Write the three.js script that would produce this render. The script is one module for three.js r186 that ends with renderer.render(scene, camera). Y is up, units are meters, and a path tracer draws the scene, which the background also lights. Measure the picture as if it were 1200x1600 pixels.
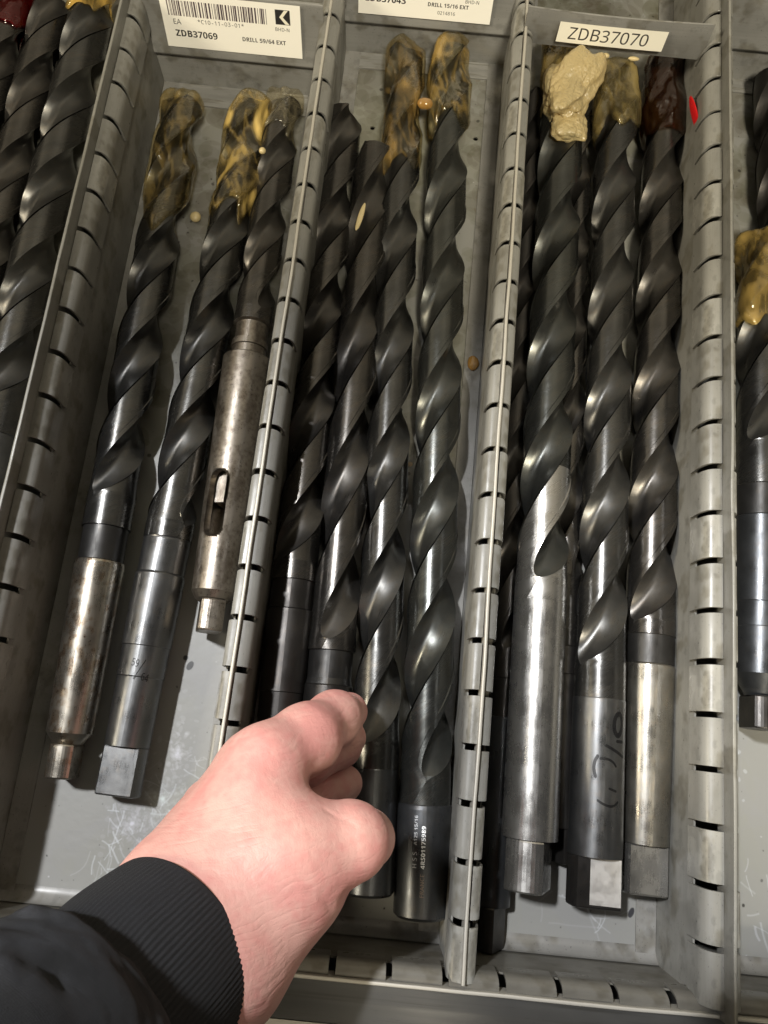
import * as THREE from 'three';
import { RoundedBoxGeometry } from 'three/addons/geometries/RoundedBoxGeometry.js';
import { mergeGeometries } from 'three/addons/utils/BufferGeometryUtils.js';
import { RectAreaLightUniformsLib } from 'three/addons/lights/RectAreaLightUniformsLib.js';

// ---------------------------------------------------------------- camera, light, exposure
const scene = new THREE.Scene();
const V = (x, y, z) => new THREE.Vector3(x, y, z);
const camera = new THREE.PerspectiveCamera(67.38, 3 / 4, 0.01, 30);
{
  const right = V(0.9951148, 0.0272723, -0.0948829), up = V(-0.0987231, 0.2697191, -0.957865), back = V(-0.0005315, 0.9625528, 0.2710939);
  camera.position.set(0, 0.378, 0);
  camera.quaternion.setFromRotationMatrix(new THREE.Matrix4().makeBasis(right, up, back));
}
scene.add(camera);
scene.background = new THREE.Color(0.038, 0.036, 0.032);
const renderer = new THREE.WebGLRenderer();
renderer.toneMapping = THREE.LinearToneMapping;
renderer.toneMappingExposure = 1;
renderer.shadowMap.enabled = true;
RectAreaLightUniformsLib.init();

function tag(o, label, category, group, kind) {
  if (label) o.userData.label = label;
  if (category) o.userData.category = category;
  if (group) o.userData.group = group;
  if (kind) o.userData.kind = kind;
  return o;
}
function lamp(name, label, pos, aim, w, h, color, power) {
  const g = new THREE.Group(); g.name = name; g.position.copy(pos); scene.add(g);
  g.lookAt(aim);
  const body = new THREE.Mesh(new RoundedBoxGeometry(w + 0.06, h + 0.06, 0.05, 2, 0.012), new THREE.MeshStandardMaterial({ color: 0xb8b8b4, roughness: 0.5 }));
  body.name = 'housing'; body.position.z = -0.04; body.castShadow = true; g.add(body);
  const glow = new THREE.Mesh(new THREE.PlaneGeometry(w, h), new THREE.MeshStandardMaterial({ color: 0x222222, emissive: color, emissiveIntensity: 2 }));
  glow.name = 'light_panel'; glow.position.z = -0.012; g.add(glow);
  const light = new THREE.RectAreaLight(color, power, w, h);
  light.name = 'lamp_light'; light.rotation.y = Math.PI; g.add(light);
  tag(g, label, 'ceiling lamp', 'lamps above the drawer');
  return g;
}
lamp('ceiling_lamp', 'small cool white ceiling lamp high up beyond the drawer, furthest of three', V(-1.75, 4.2, -1.12), V(0, 0, -0.1), 0.34, 0.14, new THREE.Color(0.98, 0.985, 1.0), 1760);
lamp('ceiling_lamp_001', 'warm lamp at the left behind the photographer, nearest of three', V(-1.75, 1.3, 0.32), V(0, 0, -0.15), 0.4, 0.4, new THREE.Color(1.0, 0.88, 0.66), 54);
lamp('ceiling_lamp_002', 'warm ceiling panel high behind the photographer, largest of three', V(0.5, 3.4, 1.7), V(0, 0, -0.2), 0.6, 0.6, new THREE.Color(1.0, 0.91, 0.72), 138);

// ---------------------------------------------------------------- helpers
let seed = 7;
const rnd = () => { seed = (seed * 1664525 + 1013904223) >>> 0; return seed / 4294967296; };
const clamp = (x, a = 0, b = 1) => Math.min(b, Math.max(a, x)), lerp = (a, b, t) => a + (b - a) * t;
const sstep = (a, b, x) => { const t = clamp((x - a) / (b - a)); return t * t * (3 - 2 * t); };
const hash3 = (x, y, z) => { let h = (x * 374761393 + y * 668265263 + z * 2147483647 + 1013904223) | 0; h = Math.imul(h ^ (h >>> 13), 1274126177); h ^= h >>> 16; return (h >>> 0) / 4294967296; };
function noise3(x, y, z) {
  const X = Math.floor(x), Y = Math.floor(y), Z = Math.floor(z), f = (t) => t * t * (3 - 2 * t), u = f(x - X), v = f(y - Y), w = f(z - Z);
  const h = (i, j, k) => hash3(X + i, Y + j, Z + k);
  return lerp(lerp(lerp(h(0, 0, 0), h(1, 0, 0), u), lerp(h(0, 1, 0), h(1, 1, 0), u), v), lerp(lerp(h(0, 0, 1), h(1, 0, 1), u), lerp(h(0, 1, 1), h(1, 1, 1), u), v), w) * 2 - 1;
}
const fbm = (x, y, z, o = 4) => { let s = 0, a = 0.5; for (let i = 0; i < o; i++) { s += a * noise3(x, y, z); x *= 2.03; y *= 2.03; z *= 2.03; a *= 0.5; } return s; };
// noise that tiles over n cells
function tile2(x, y, n, k = 0, ny = n) {
  const X = Math.floor(x), Y = Math.floor(y), f = (t) => t * t * (3 - 2 * t), u = f(x - X), v = f(y - Y), m = (a) => ((a % n) + n) % n;
  const m2 = (a) => ((a % ny) + ny) % ny, h = (i, j) => hash3(m(X + i), m2(Y + j), k);
  return lerp(lerp(h(0, 0), h(1, 0), u), lerp(h(0, 1), h(1, 1), u), v);
}
const tfbm = (u, v, n, o, k = 0) => { let s = 0, a = 0.5, t = 0; for (let i = 0; i < o; i++) { s += a * tile2(u * n, v * n, n, k + i); t += a; n *= 2; a *= 0.5; } return s / t; };
function dataTex(w, h, fn, srgb) {
  const d = new Uint8Array(w * h * 4), c = [0, 0, 0, 255];
  for (let y = 0; y < h; y++) for (let x = 0; x < w; x++) {
    c[3] = 255; fn(x / w, y / h, c);
    const o = (y * w + x) * 4;
    for (let i = 0; i < 4; i++) d[o + i] = clamp(c[i], 0, 255);
  }
  const t = new THREE.DataTexture(d, w, h); t.wrapS = t.wrapT = THREE.RepeatWrapping; t.magFilter = THREE.LinearFilter;
  if (srgb) t.colorSpace = THREE.SRGBColorSpace;
  t.needsUpdate = true; return t;
}
function canvasTex(w, h, draw) {
  const c = document.createElement('canvas'); c.width = w; c.height = h; draw(c.getContext('2d'), w, h);
  const t = new THREE.CanvasTexture(c); t.colorSpace = THREE.SRGBColorSpace; t.magFilter = THREE.LinearFilter; return t;
}
const names = {};
function numbered(n) { const k = names[n] = (names[n] ?? -1) + 1; return k ? n + '_' + String(k).padStart(3, '0') : n; }
function thing(name, label, category, group) { const g = new THREE.Group(); g.name = numbered(name); scene.add(g); return tag(g, label, category, group); }
function part(name, geo, mat, parent, label) {
  const m = new THREE.Mesh(geo, mat); m.name = name; m.castShadow = m.receiveShadow = true; (parent ?? scene).add(m);
  if (label) m.userData.label = label;
  return m;
}
const MM = 0.001;
function grid(nu, nv, fn) {                    // indexed sheet, fn(i, j) -> [x, y, z, u, v] in mm
  const p = [], uv = [], ix = [];
  for (let i = 0; i <= nu; i++) for (let j = 0; j <= nv; j++) { const q = fn(i, j); p.push(q[0] * MM, q[1] * MM, q[2] * MM); uv.push(q[3] ?? 0, q[4] ?? 0); }
  for (let i = 0; i < nu; i++) for (let j = 0; j < nv; j++) { const a = i * (nv + 1) + j, b = a + 1, c = a + nv + 1, d = c + 1; ix.push(a, b, c, b, d, c); }
  const g = new THREE.BufferGeometry();
  g.setAttribute('position', new THREE.Float32BufferAttribute(p, 3)); g.setAttribute('uv', new THREE.Float32BufferAttribute(uv, 2)); g.setIndex(ix);
  g.computeVertexNormals(); return g;
}
function flip(g) { const a = g.index.array; for (let i = 0; i < a.length; i += 3) { const t = a[i]; a[i] = a[i + 1]; a[i + 1] = t; } g.computeVertexNormals(); return g; }
function outward(g) {                          // make a round-the-axis (z) sheet face away from its axis
  const p = g.attributes.position, n = g.attributes.normal; let s = 0;
  for (let i = 0; i < p.count; i++) s += p.getX(i) * n.getX(i) + p.getY(i) * n.getY(i);
  return s < 0 ? flip(g) : g;
}
const box = (w, h, d, x, y, z) => new THREE.BoxGeometry(w * MM, h * MM, d * MM).translate(x * MM, y * MM, z * MM);

// ---------------------------------------------------------------- textures and materials
const T = {};
T.metal = dataTex(512, 512, (u, v, c) => {
  const a = tfbm(u, v, 6, 5, 3), b = tile2(u * 160, v * 14, 7 * 2, 9), s = tile2(u * 256, v * 256, 256, 21);
  const r = 150 + 110 * (a - 0.5) + 26 * (b - 0.5) + 22 * (s - 0.5);
  c[0] = 128 + 150 * (a - 0.5) + 60 * (s - 0.5); c[1] = r; c[2] = 255;
});
T.black = dataTex(512, 512, (u, v, c) => {
  const a = tfbm(u, v, 5, 5, 33), b = tfbm(u, v, 24, 3, 41), s = tile2(u * 256, v * 256, 256, 5), k = 0.84 + 0.20 * a + 0.10 * (s - 0.5), w = sstep(0.5, 0.85, b * 0.5 + a * 0.5);
  c[0] = 203 * k * (1 + 0.03 * w); c[1] = 203 * k; c[2] = 202 * k * (1 - 0.03 * w);
}, true);
T.worn = dataTex(512, 512, (u, v, c) => {
  const a = tfbm(u, v, 5, 5, 51), b = tfbm(u, v, 18, 4, 61), s = tile2(u * 128, v * 128, 128, 71);
  const rust = sstep(0.50, 0.74, b * 0.75 + a * 0.3), pit = sstep(0.80, 0.9, s * 0.6 + b * 0.5), k = 0.85 + 0.3 * (a - 0.5);
  c[0] = lerp(225 * k, 150, rust * 0.6) * (1 - 0.5 * pit); c[1] = lerp(218 * k, 126, rust * 0.6) * (1 - 0.55 * pit); c[2] = lerp(206 * k, 102, rust * 0.6) * (1 - 0.55 * pit);
}, true);
T.rusty = dataTex(512, 512, (u, v, c) => {
  const a = tfbm(u, v, 6, 5, 151), b = tfbm(u, v, 30, 4, 161), s = tile2(u * 170, v * 170, 170, 171), rust = 0.6 * sstep(0.34, 0.74, b * 0.4 + a * 0.6), pit = sstep(0.78, 0.9, s * 0.6 + b * 0.5);
  c[0] = lerp(205, 124, rust) * (1 - 0.5 * pit); c[1] = lerp(199, 112, rust) * (1 - 0.5 * pit); c[2] = lerp(190, 101, rust) * (1 - 0.5 * pit);
}, true);
T.paint = dataTex(512, 512, (u, v, c) => {
  const a = tfbm(u, v, 4, 5, 81), b = tfbm(u, v, 20, 4, 91), s = tile2(u * 220, v * 220, 220, 17), d = sstep(0.60, 0.74, b * 0.7 + a * 0.35), p = sstep(0.93, 0.99, s);
  const st = tile2(u * 6, v * 150, 150, 27), st2 = tile2(u * 3 + 9, v * 60, 60, 29), sm = sstep(0.52, 0.75, tfbm(u, v, 9, 4, 203)), sc = sstep(0.955, 0.985, tile2(u * 40, v * 200, 200, 31)) * sstep(0.4, 0.6, a);
  const k = (0.90 + 0.22 * (a - 0.5) + 0.03 * (st - 0.5) + 0.02 * (st2 - 0.5)) * (1 - 0.08 * d) * (1 - 0.45 * p) * (1 - 0.16 * sm * (0.4 + b)) * (1 - 0.35 * sc);
  c[0] = 255 * k; c[1] = 253 * k * (1 - 0.015 * sm); c[2] = 248 * k * (1 - 0.05 * sm);
}, true);
T.peel = dataTex(512, 512, (u, v, c) => { const a = tfbm(u, v, 48, 3, 101), b = tfbm(u, v, 8, 3, 111); c[0] = c[1] = c[2] = 255 * (0.75 * a + 0.25 * b); });
T.rough = dataTex(256, 256, (u, v, c) => { const a = tfbm(u, v, 6, 5, 121); c[0] = c[1] = c[2] = 255 * (0.62 + 0.6 * (a - 0.5)); });
T.skin = dataTex(1024, 1024, (u, v, c) => {
  const w = (tfbm(u, v, 6, 3, 131) - 0.5) * 0.05, l1 = tile2((u + w) * 72, v * 14, 72, 141, 14), l2 = tile2((u + w * 1.4) * 130, v * 30, 130, 143, 30), l3 = tile2(u * 60, (v + w) * 110, 60, 145, 110), p = tile2(u * 420, v * 420, 420, 149), z = tfbm(u, v, 5, 2, 133);
  c[0] = c[1] = c[2] = 255 * clamp((0.42 * Math.pow(Math.abs(l1 * 2 - 1), 0.6) + 0.22 * Math.pow(Math.abs(l2 * 2 - 1), 0.7)) * (0.35 + 1.1 * z) + 0.16 * l3 + 0.16 * p);
});
T.knit = dataTex(512, 512, (u, v, c) => {
  const a = tile2(u * 180, v * 120, 60, 3), b = Math.abs(Math.sin(u * Math.PI * 60)) * 0.5, q = Math.abs(Math.sin(v * Math.PI * 90 + Math.sin(u * Math.PI * 120))) * 0.3;
  c[0] = c[1] = c[2] = 255 * clamp(0.3 * a + b + q);
});
const tex = (t, ru, rv = ru) => { const c = t.clone(); c.repeat.set(ru, rv); c.needsUpdate = true; return c; };
function metal(color, rough, metalness, map, bump = 0.00004, rep = 1) {
  return new THREE.MeshPhysicalMaterial({ color: new THREE.Color().setRGB(...color), roughness: rough / 0.6, metalness, map: map ? tex(map, rep) : null, roughnessMap: tex(T.metal, rep), bumpMap: tex(T.metal, rep), bumpScale: bump });
}
const M = {
  black: metal([0.155, 0.154, 0.150], 0.37, 0.85, T.black),
  brown: metal([0.158, 0.149, 0.139], 0.37, 0.85, T.black),
  green: metal([0.154, 0.159, 0.151], 0.36, 0.85, T.black),
  blue: metal([0.15, 0.157, 0.168], 0.36, 0.85, T.black),
  neck: metal([0.09, 0.088, 0.086], 0.42, 0.8, T.black),
  shank: metal([0.24, 0.244, 0.25], 0.34, 0.9, T.black),
  dark: metal([0.10, 0.094, 0.09], 0.4, 0.85, T.black),
  steel: metal([0.62, 0.61, 0.585], 0.3, 0.95, T.worn, 0.00006, 0.8),
  blackLand: metal([0.155, 0.154, 0.150], 0.26, 0.88, T.black),
  brownLand: metal([0.158, 0.149, 0.139], 0.26, 0.88, T.black),
  greenLand: metal([0.154, 0.159, 0.151], 0.25, 0.88, T.black),
  gold: metal([0.56, 0.535, 0.485], 0.32, 0.95, T.black, 0.00005),
  clean: metal([0.46, 0.45, 0.43], 0.28, 0.95, null),
  ground: metal([0.62, 0.60, 0.57], 0.5, 0.9, null, 0.0001),
  rusty: metal([0.43, 0.415, 0.395], 0.36, 0.9, T.rusty, 0.0001),
  paint: new THREE.MeshPhysicalMaterial({ color: new THREE.Color().setRGB(0.262, 0.262, 0.25), roughness: 0.66, roughnessMap: T.rough, map: T.paint, bumpMap: T.peel, bumpScale: 0.00003 }),
  plate: new THREE.MeshPhysicalMaterial({ color: new THREE.Color().setRGB(0.29, 0.292, 0.288), roughness: 0.6, roughnessMap: T.rough, map: T.paint, bumpMap: T.peel, bumpScale: 0.00003 }),
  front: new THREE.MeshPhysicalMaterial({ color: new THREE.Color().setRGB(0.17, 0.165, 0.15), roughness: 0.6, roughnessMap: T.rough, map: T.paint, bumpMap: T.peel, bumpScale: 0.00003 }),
  edge: new THREE.MeshPhysicalMaterial({ color: new THREE.Color().setRGB(0.45, 0.43, 0.38), roughness: 0.5, metalness: 0.3 }),
  darkPlate: new THREE.MeshPhysicalMaterial({ color: new THREE.Color().setRGB(0.06, 0.06, 0.059), roughness: 0.6, roughnessMap: T.rough, map: T.paint }),
  floorEdge: new THREE.MeshPhysicalMaterial({ color: new THREE.Color().setRGB(0.256, 0.256, 0.252), roughness: 0.62, roughnessMap: T.rough, map: T.paint, bumpMap: T.peel, bumpScale: 0.00003 }),
  hole: new THREE.MeshStandardMaterial({ color: 0x060606, roughness: 0.9 }),
};

// ---------------------------------------------------------------- drawer floor
const FX0 = -0.30, FX1 = 0.30, FZ0 = -0.72, FZ1 = 0.09;
T.floor = canvasTex(2048, 2048, (c, w, h) => {
  const X = (x) => (x - FX0) / (FX1 - FX0) * w, Z = (z) => (z - (-0.47)) / 0.57 * h;
  c.fillStyle = 'rgb(132,132,130)'; c.fillRect(0, 0, w, h);
  for (let i = 0; i < 900; i++) { const r = 20 + 130 * rnd(); c.fillStyle = rnd() < 0.5 ? 'rgba(120,112,100,0.035)' : 'rgba(140,140,139,0.04)'; c.beginPath(); c.ellipse(rnd() * w, rnd() * h, r, r * (0.4 + rnd()), rnd() * 3, 0, 7); c.fill(); }
  for (let i = 0; i < 1500; i++) { c.fillStyle = `rgba(30,28,26,${0.25 + 0.6 * rnd()})`; const r = 0.5 + 1.8 * rnd() * rnd(); c.beginPath(); c.ellipse(rnd() * w, rnd() * h, r, r * (0.5 + rnd()), rnd() * 3, 0, 7); c.fill(); }
  for (let i = 0; i < 420; i++) { c.fillStyle = `rgba(205,208,214,${0.2 + 0.5 * rnd()})`; const r = 0.5 + 1.3 * rnd(); c.beginPath(); c.arc(rnd() * w, rnd() * h, r, 0, 7); c.fill(); }
  const scratch = (x, z, n, spread, len, a, wd) => { for (let i = 0; i < n; i++) {
    let px = X(x) + (rnd() - 0.5) * spread * 3.4, pz = Z(z) + (rnd() - 0.5) * spread * 3.6, t = (rnd() < 0.6 ? 1.5 : 0.2) + (rnd() - 0.5) * 1.3;
    c.strokeStyle = `rgba(196,201,208,${a * 0.8 * (0.3 + 0.7 * rnd())})`; c.lineWidth = wd * (0.4 + rnd()); c.beginPath(); c.moveTo(px, pz);
    const l = len * (0.2 + rnd()), k = (rnd() - 0.5) * 0.25; for (let s = 0; s < 6; s++) { t += k + (rnd() - 0.5) * 0.35; px += Math.cos(t) * l / 6; pz += Math.sin(t) * l / 6; c.lineTo(px, pz); } c.stroke(); } };
  const patch = (x, z, sx, sz, n, col) => { for (let i = 0; i < n; i++) { const a = rnd() * 6.3, q = Math.sqrt(rnd()) * rnd(); c.fillStyle = col; c.beginPath(); c.ellipse(X(x) + Math.cos(a) * q * sx * 3.4, Z(z) + Math.sin(a) * q * sz * 3.6, 1 + 5 * rnd(), 1 + 3 * rnd(), rnd() * 3, 0, 7); c.fill(); } };
  patch(-0.100, 0.052, 18, 22, 240, 'rgba(186,190,196,0.12)'); patch(-0.088, 0.040, 16, 14, 160, 'rgba(186,190,196,0.10)'); patch(-0.085, 0.02, 12, 30, 160, 'rgba(190,196,202,0.13)');
  scratch(-0.100, 0.052, 34, 26, 34, 0.6, 2.2); scratch(-0.112, 0.07, 12, 12, 46, 0.55, 2); scratch(-0.085, 0.035, 30, 30, 34, 0.45, 1.8);
  scratch(-0.106, 0.083, 16, 9, 40, 0.8, 3); scratch(0.098, 0.072, 8, 26, 70, 0.45, 2); scratch(0.112, 0.070, 6, 10, 60, 0.5, 2.2); scratch(0.183, 0.055, 14, 30, 50, 0.6, 3); patch(0.172, 0.0, 14, 40, 160, 'rgba(196,202,210,0.3)');
  for (const [x, z, n] of [[0.0415, -0.327, 60], [0.040, -0.30, 36], [0.046, -0.345, 30], [-0.048, -0.36, 30], [0.03, -0.39, 40]]) patch(x, z, 7, 12, n, 'rgba(88,60,40,0.22)');
  for (let i = 0; i < 5200; i++) { const z = -0.46 + 0.33 * Math.pow(rnd(), 1.25), x = FX0 + 0.6 * rnd(); c.fillStyle = rnd() < 0.5 ? 'rgba(52,46,34,0.13)' : 'rgba(66,58,42,0.10)'; const r = 6 + 46 * rnd() * rnd(); c.beginPath(); c.ellipse(X(x), Z(z), r, r * (0.4 + 0.9 * rnd()), rnd() * 3, 0, 7); c.fill(); }
  for (let i = 0; i < 700; i++) { c.fillStyle = 'rgba(22,18,14,0.55)'; const r = 0.8 + 3.4 * rnd() ** 3; c.beginPath(); c.ellipse(X(FX0 + 0.6 * rnd()), Z(-0.46 + 0.34 * rnd()), r, r * (0.5 + rnd()), rnd() * 3, 0, 7); c.fill(); }
  patch(-0.104, -0.19, 10, 60, 80, 'rgba(110,96,56,0.10)');
  c.fillStyle = 'rgba(28,28,28,0.95)'; c.beginPath(); c.ellipse(X(-0.0853), Z(-0.0205), 5, 8, 0.4, 0, 7); c.fill(); c.beginPath(); c.ellipse(X(-0.088), Z(-0.024), 4, 4, 0, 0, 7); c.fill();
  c.fillStyle = 'rgba(150,96,80,0.9)'; c.beginPath(); c.ellipse(X(0.1369), Z(0.0674), 6, 14, -0.4, 0, 7); c.fill();
  c.fillStyle = 'rgba(40,40,44,0.9)'; c.beginPath(); c.ellipse(X(0.1286), Z(0.0684), 4, 8, 0.4, 0, 7); c.fill();
  c.fillStyle = 'rgba(120,12,10,1)'; c.beginPath(); c.ellipse(X(0.0428), Z(-0.373), 10, 8, 0.3, 0, 7); c.fill();
  c.fillStyle = 'rgba(90,150,170,1)'; c.beginPath(); c.ellipse(X(0.0388), Z(-0.2787), 5, 4, 0.3, 0, 7); c.fill();
});
M.floor = new THREE.MeshPhysicalMaterial({ map: T.floor, roughness: 0.62, roughnessMap: T.rough, bumpMap: tex(T.peel, 5), bumpScale: 0.00006 });
const holeSpots = [[39.5, -385.6], [39.7, -342.1], [32.5, -341.3], [39.4, -321.2], [39.1, -257.6], [39, -237.1], [38.6, -216.3], [38.1, -174.8], [37.8, -154.1], [37.4, -134.3], [36.6, -115.2], [37, -94.5], [37.2, -74.6], [11.3, -133.7], [-29.1, -341.7], [37.6, -195]];
{
  const s = new THREE.Shape([[FX0, -FZ1], [FX1, -FZ1], [FX1, -FZ0], [FX0, -FZ0]].map(([x, y]) => new THREE.Vector2(x, y)));
  for (const [x, z] of holeSpots) { const p = new THREE.Path(); p.absarc(x * MM, -z * MM, 0.0014, 0, Math.PI * 2, true); s.holes.push(p); }
  const g = new THREE.ExtrudeGeometry(s, { depth: 0.001, bevelEnabled: false, curveSegments: 10 });
  g.rotateX(-Math.PI / 2).translate(0, -0.001, 0);
  const p = g.attributes.position, uv = g.attributes.uv;
  for (let i = 0; i < p.count; i++) uv.setXY(i, (p.getX(i) - FX0) / (FX1 - FX0), 1 - (p.getZ(i) + 0.47) / 0.57);
  tag(part('drawer_floor', g, M.floor), 'grey painted steel drawer floor, scratched and specked with a row of small holes', null, null, 'structure');
  const u = part('drawer_underside', new THREE.BoxGeometry(0.6, 0.004, 0.81).translate(0, -0.0081, -0.315), M.hole);
  tag(u, 'dark underside of the drawer seen only through the floor holes', null, null, 'structure');
}
// small pale wax plugs that fill some of the floor holes
{
  const wm = new THREE.MeshPhysicalMaterial({ color: new THREE.Color().setRGB(0.62, 0.47, 0.31), roughness: 0.4 }), g = new THREE.SphereGeometry(0.0014, 12, 8, 0, 6.3, 0, Math.PI / 2).scale(1, 0.35, 1);
  [4, 8, 9, 10, 11, 12, 13].forEach((k, i) => {
    const [x, z] = holeSpots[k]; const m = part(numbered('wax_plug'), g, wm); m.position.set(x * MM, -0.0004, z * MM);
    tag(m, ['pale wax dot in a floor hole just above the amber resin drop', 'pale wax dot in the floor hole just below the amber resin drop', 'pale wax dot in the second floor hole below the resin drop', 'pale wax dot in the third floor hole below the resin drop', 'pale wax dot in the fourth floor hole below the resin drop', 'lowest pale wax dot of the floor row beside the third partition', 'pale wax dot in a floor hole between two middle compartment drills'][i], 'wax plug', 'wax plugs in the floor holes');
  });
}

// ---------------------------------------------------------------- slotted partitions
const PITCH = 21.9;
function tabGeometry(top, drop, len, out) {
  const o = [[0.9, top], [2.2, top - 0.25], [3.5, top - 1.1], [4.6, top - 2.7], [5.4, top - 5.2], [5.85, top - 8.4], [6, top - drop]], i = [[5.0, top - drop], [4.85, top - 8.6], [4.4, top - 5.7], [3.8, top - 3.5], [2.9, top - 2], [2, top - 1.25], [0.9, top - 1]];
  for (const q of [...o, ...i]) q[0] = q[0] > 1 ? 0.9 + (q[0] - 0.9) * (out - 0.9) / 5.1 : q[0];
  const s = new THREE.Shape([...o, ...i].map(([x, y]) => new THREE.Vector2(x, y)));
  const g = new THREE.ExtrudeGeometry(s, { depth: len - 0.24, bevelEnabled: true, bevelThickness: 0.12, bevelSize: 0.12, bevelOffset: -0.12, bevelSegments: 1, curveSegments: 1 });
  g.translate(0, 0, -(len - 0.24) / 2);
  // smooth the sweep across the bend
  const p = g.attributes.position, n = g.attributes.normal, uv = g.attributes.uv;
  for (let k = 0; k < p.count; k++) {
    const x = p.getX(k), y = p.getY(k);
    if (Math.abs(n.getZ(k)) < 0.3) {
      const inside = n.getX(k) * 1 + n.getY(k) * 1 < 0; let a = Math.atan2(clamp((x - 0.9) / 5.2), clamp((y - top + drop) / drop));
      const t = clamp((top - y) / 9.5), ang = Math.PI / 2 * Math.pow(1 - t, 1.6); a = ang;
      if (!inside && y > top - drop + 0.2) n.setXYZ(k, Math.cos(a), Math.sin(a), 0);
    }
    uv.setXY(k, (p.getZ(k)) / 90 + 0.5, (x - y) / 90);
  }
  return g.scale(MM, MM, MM);
}
const tabCache = {}, tabMats = [0, 1, 2, 3].map((k) => { const m = M.paint.clone(), t = T.paint.clone(); t.offset.set(0.23 * k + 0.1, 0.37 * k); t.needsUpdate = true; m.map = t; m.color.multiplyScalar([1, 1.06, 0.95, 1.02][k]); m.roughness = [0.66, 0.58, 0.7, 0.62][k]; return m; });
function partition(name, label, opt) {
  const { x0, z0, x1, z1, top, drop, lip, sides = [1, -1], phase = 0, kind, foot = true, mat = M.paint, out = 6 } = opt;     // mm; runs from (x0, z0) to (x1, z1)
  const g = thing(name, label, kind ? null : 'partition', kind ? null : 'slotted partitions of the drawer'); if (kind) g.userData.kind = kind;
  const L = Math.hypot(x1 - x0, z1 - z0); g.position.set(x0 * MM, 0, z0 * MM); g.rotation.y = Math.atan2(x1 - x0, z1 - z0);
  const uvScale = (q) => { const p = q.attributes.position, uv = q.attributes.uv, n = q.attributes.normal; for (let k = 0; k < p.count; k++) uv.setXY(k, p.getZ(k) / 0.09, (Math.abs(n.getY(k)) > 0.5 ? p.getX(k) : p.getY(k)) / 0.09); return q; };
  // the central lip, with a slightly uneven upper edge
  const lipG = grid(Math.ceil(L / 6), 5, (i, j) => {
    const z = Math.min(L, i * L / Math.ceil(L / 6)), wob = fbm(z * 0.03 + x0, 1, 2, 3) * 0.5, t = top + lip + wob * 0.5;
    const [x, y] = [[-0.8, top - 6], [-0.8, t - 0.3], [-0.4, t], [0.4, t], [0.8, t - 0.3], [0.8, top - 6]][j];
    return [x + wob, y, z, z / 90, (x + y) / 90];
  });
  part('lip', flip(lipG), lip > 4 ? mat : M.edge, g);
  for (const s of sides) {
    const wall = uvScale(box(0.8, top - drop + 3, L, out - 1.6, (top - drop + 3) / 2, L / 2)); if (s < 0) wall.translate(-2 * (out - 1.6) * MM, 0, 0); part('wall_panel', wall, mat, g);
    if (foot) { const f = uvScale(box(9, 0.9, L, out + 3.5, 0.46, L / 2)); if (s < 0) f.translate(-2 * (out + 3.5) * MM, 0, 0); part('foot_flange', f, M.floorEdge, g); }
    const key = top + ',' + drop + ',' + out; const tg = tabCache[key] ??= tabGeometry(top, drop, PITCH - 2.5, out);
    for (let z = phase + PITCH / 2; z < L - 4; z += PITCH) {
      const m = part('tab', tg, mat === M.paint ? tabMats[Math.floor(rnd() * 4)] : mat, g); m.position.z = z * MM; m.rotation.z = (rnd() - 0.5) * 0.012; m.rotation.x = (rnd() - 0.5) * 0.008;
      m.position.y = (rnd() - 0.5) * 0.0003;
      if (s < 0) { m.rotation.y = Math.PI; m.rotation.z *= -1; }
    }
  }
  return g;
}
// slots seen at z = -281.5 (right wall), -283.8 (left wall), -303 / -281.4 (middle ones)
const ph = (z0, zs) => ((zs - z0) % PITCH + PITCH) % PITCH - PITCH;
partition('slotted_partition', 'grey slotted steel partition at the left, with its inner face in shadow', { x0: -162, z0: -460, x1: -161.5, z1: 90, top: 54, drop: 18, lip: 8, out: 7, phase: ph(-460, -283.8) });
partition('slotted_partition', 'worn slotted steel partition that runs under the hand, right of the rusty sleeve', { x0: -55.4, z0: -460, x1: -56.4, z1: 90, top: 49.5, drop: 14, lip: 1.8, phase: ph(-460, -303) });
partition('slotted_partition', 'slotted steel partition right of the serial-numbered drill, clear of the hand', { x0: 51.2, z0: -460, x1: 47.6, z1: 90, top: 49.5, drop: 14, lip: 1.8, phase: ph(-460, -303) });
partition('slotted_partition', 'grey slotted steel partition at the right, with a red paint chip on it', { x0: 158.6, z0: -460, x1: 146.4, z1: 93, top: 54, drop: 17, lip: 8, out: 8.4, phase: ph(-460, -281.5) });
{
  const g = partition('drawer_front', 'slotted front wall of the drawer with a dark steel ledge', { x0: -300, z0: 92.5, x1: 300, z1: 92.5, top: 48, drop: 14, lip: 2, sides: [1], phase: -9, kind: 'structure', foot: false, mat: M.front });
  part('back_sheet', box(1, 47, 600, -1.6, 23.6, 300), M.darkPlate, g);
  part('ledge', box(14, 1.2, 600, -8.2, 47, 300), M.darkPlate, g);
  part('trim_strip', box(3.2, 2.2, 600, -17.2, 46.6, 300), M.edge, g);
  part('front_panel', box(3, 40, 600, -18.6, 25, 300), new THREE.MeshPhysicalMaterial({ color: new THREE.Color().setRGB(0.55, 0.42, 0.2), roughness: 0.35, metalness: 0.6 }), g);
  const coves = []; for (const [x, y, a] of [[0, 0, 0]]) coves.push(x, y, a);
  // rounded fillet between floor and front wall
  const fil = grid(2, 8, (i, j) => { const a = j / 8 * Math.PI / 2, r = 6; return [5.3 + r - r * Math.sin(a), 0.2 + r - r * Math.cos(a), i * 300, i * 3.3, j * 0.01]; });
  part('fillet', fil, M.floorEdge ?? M.plate, g);
}
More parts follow.
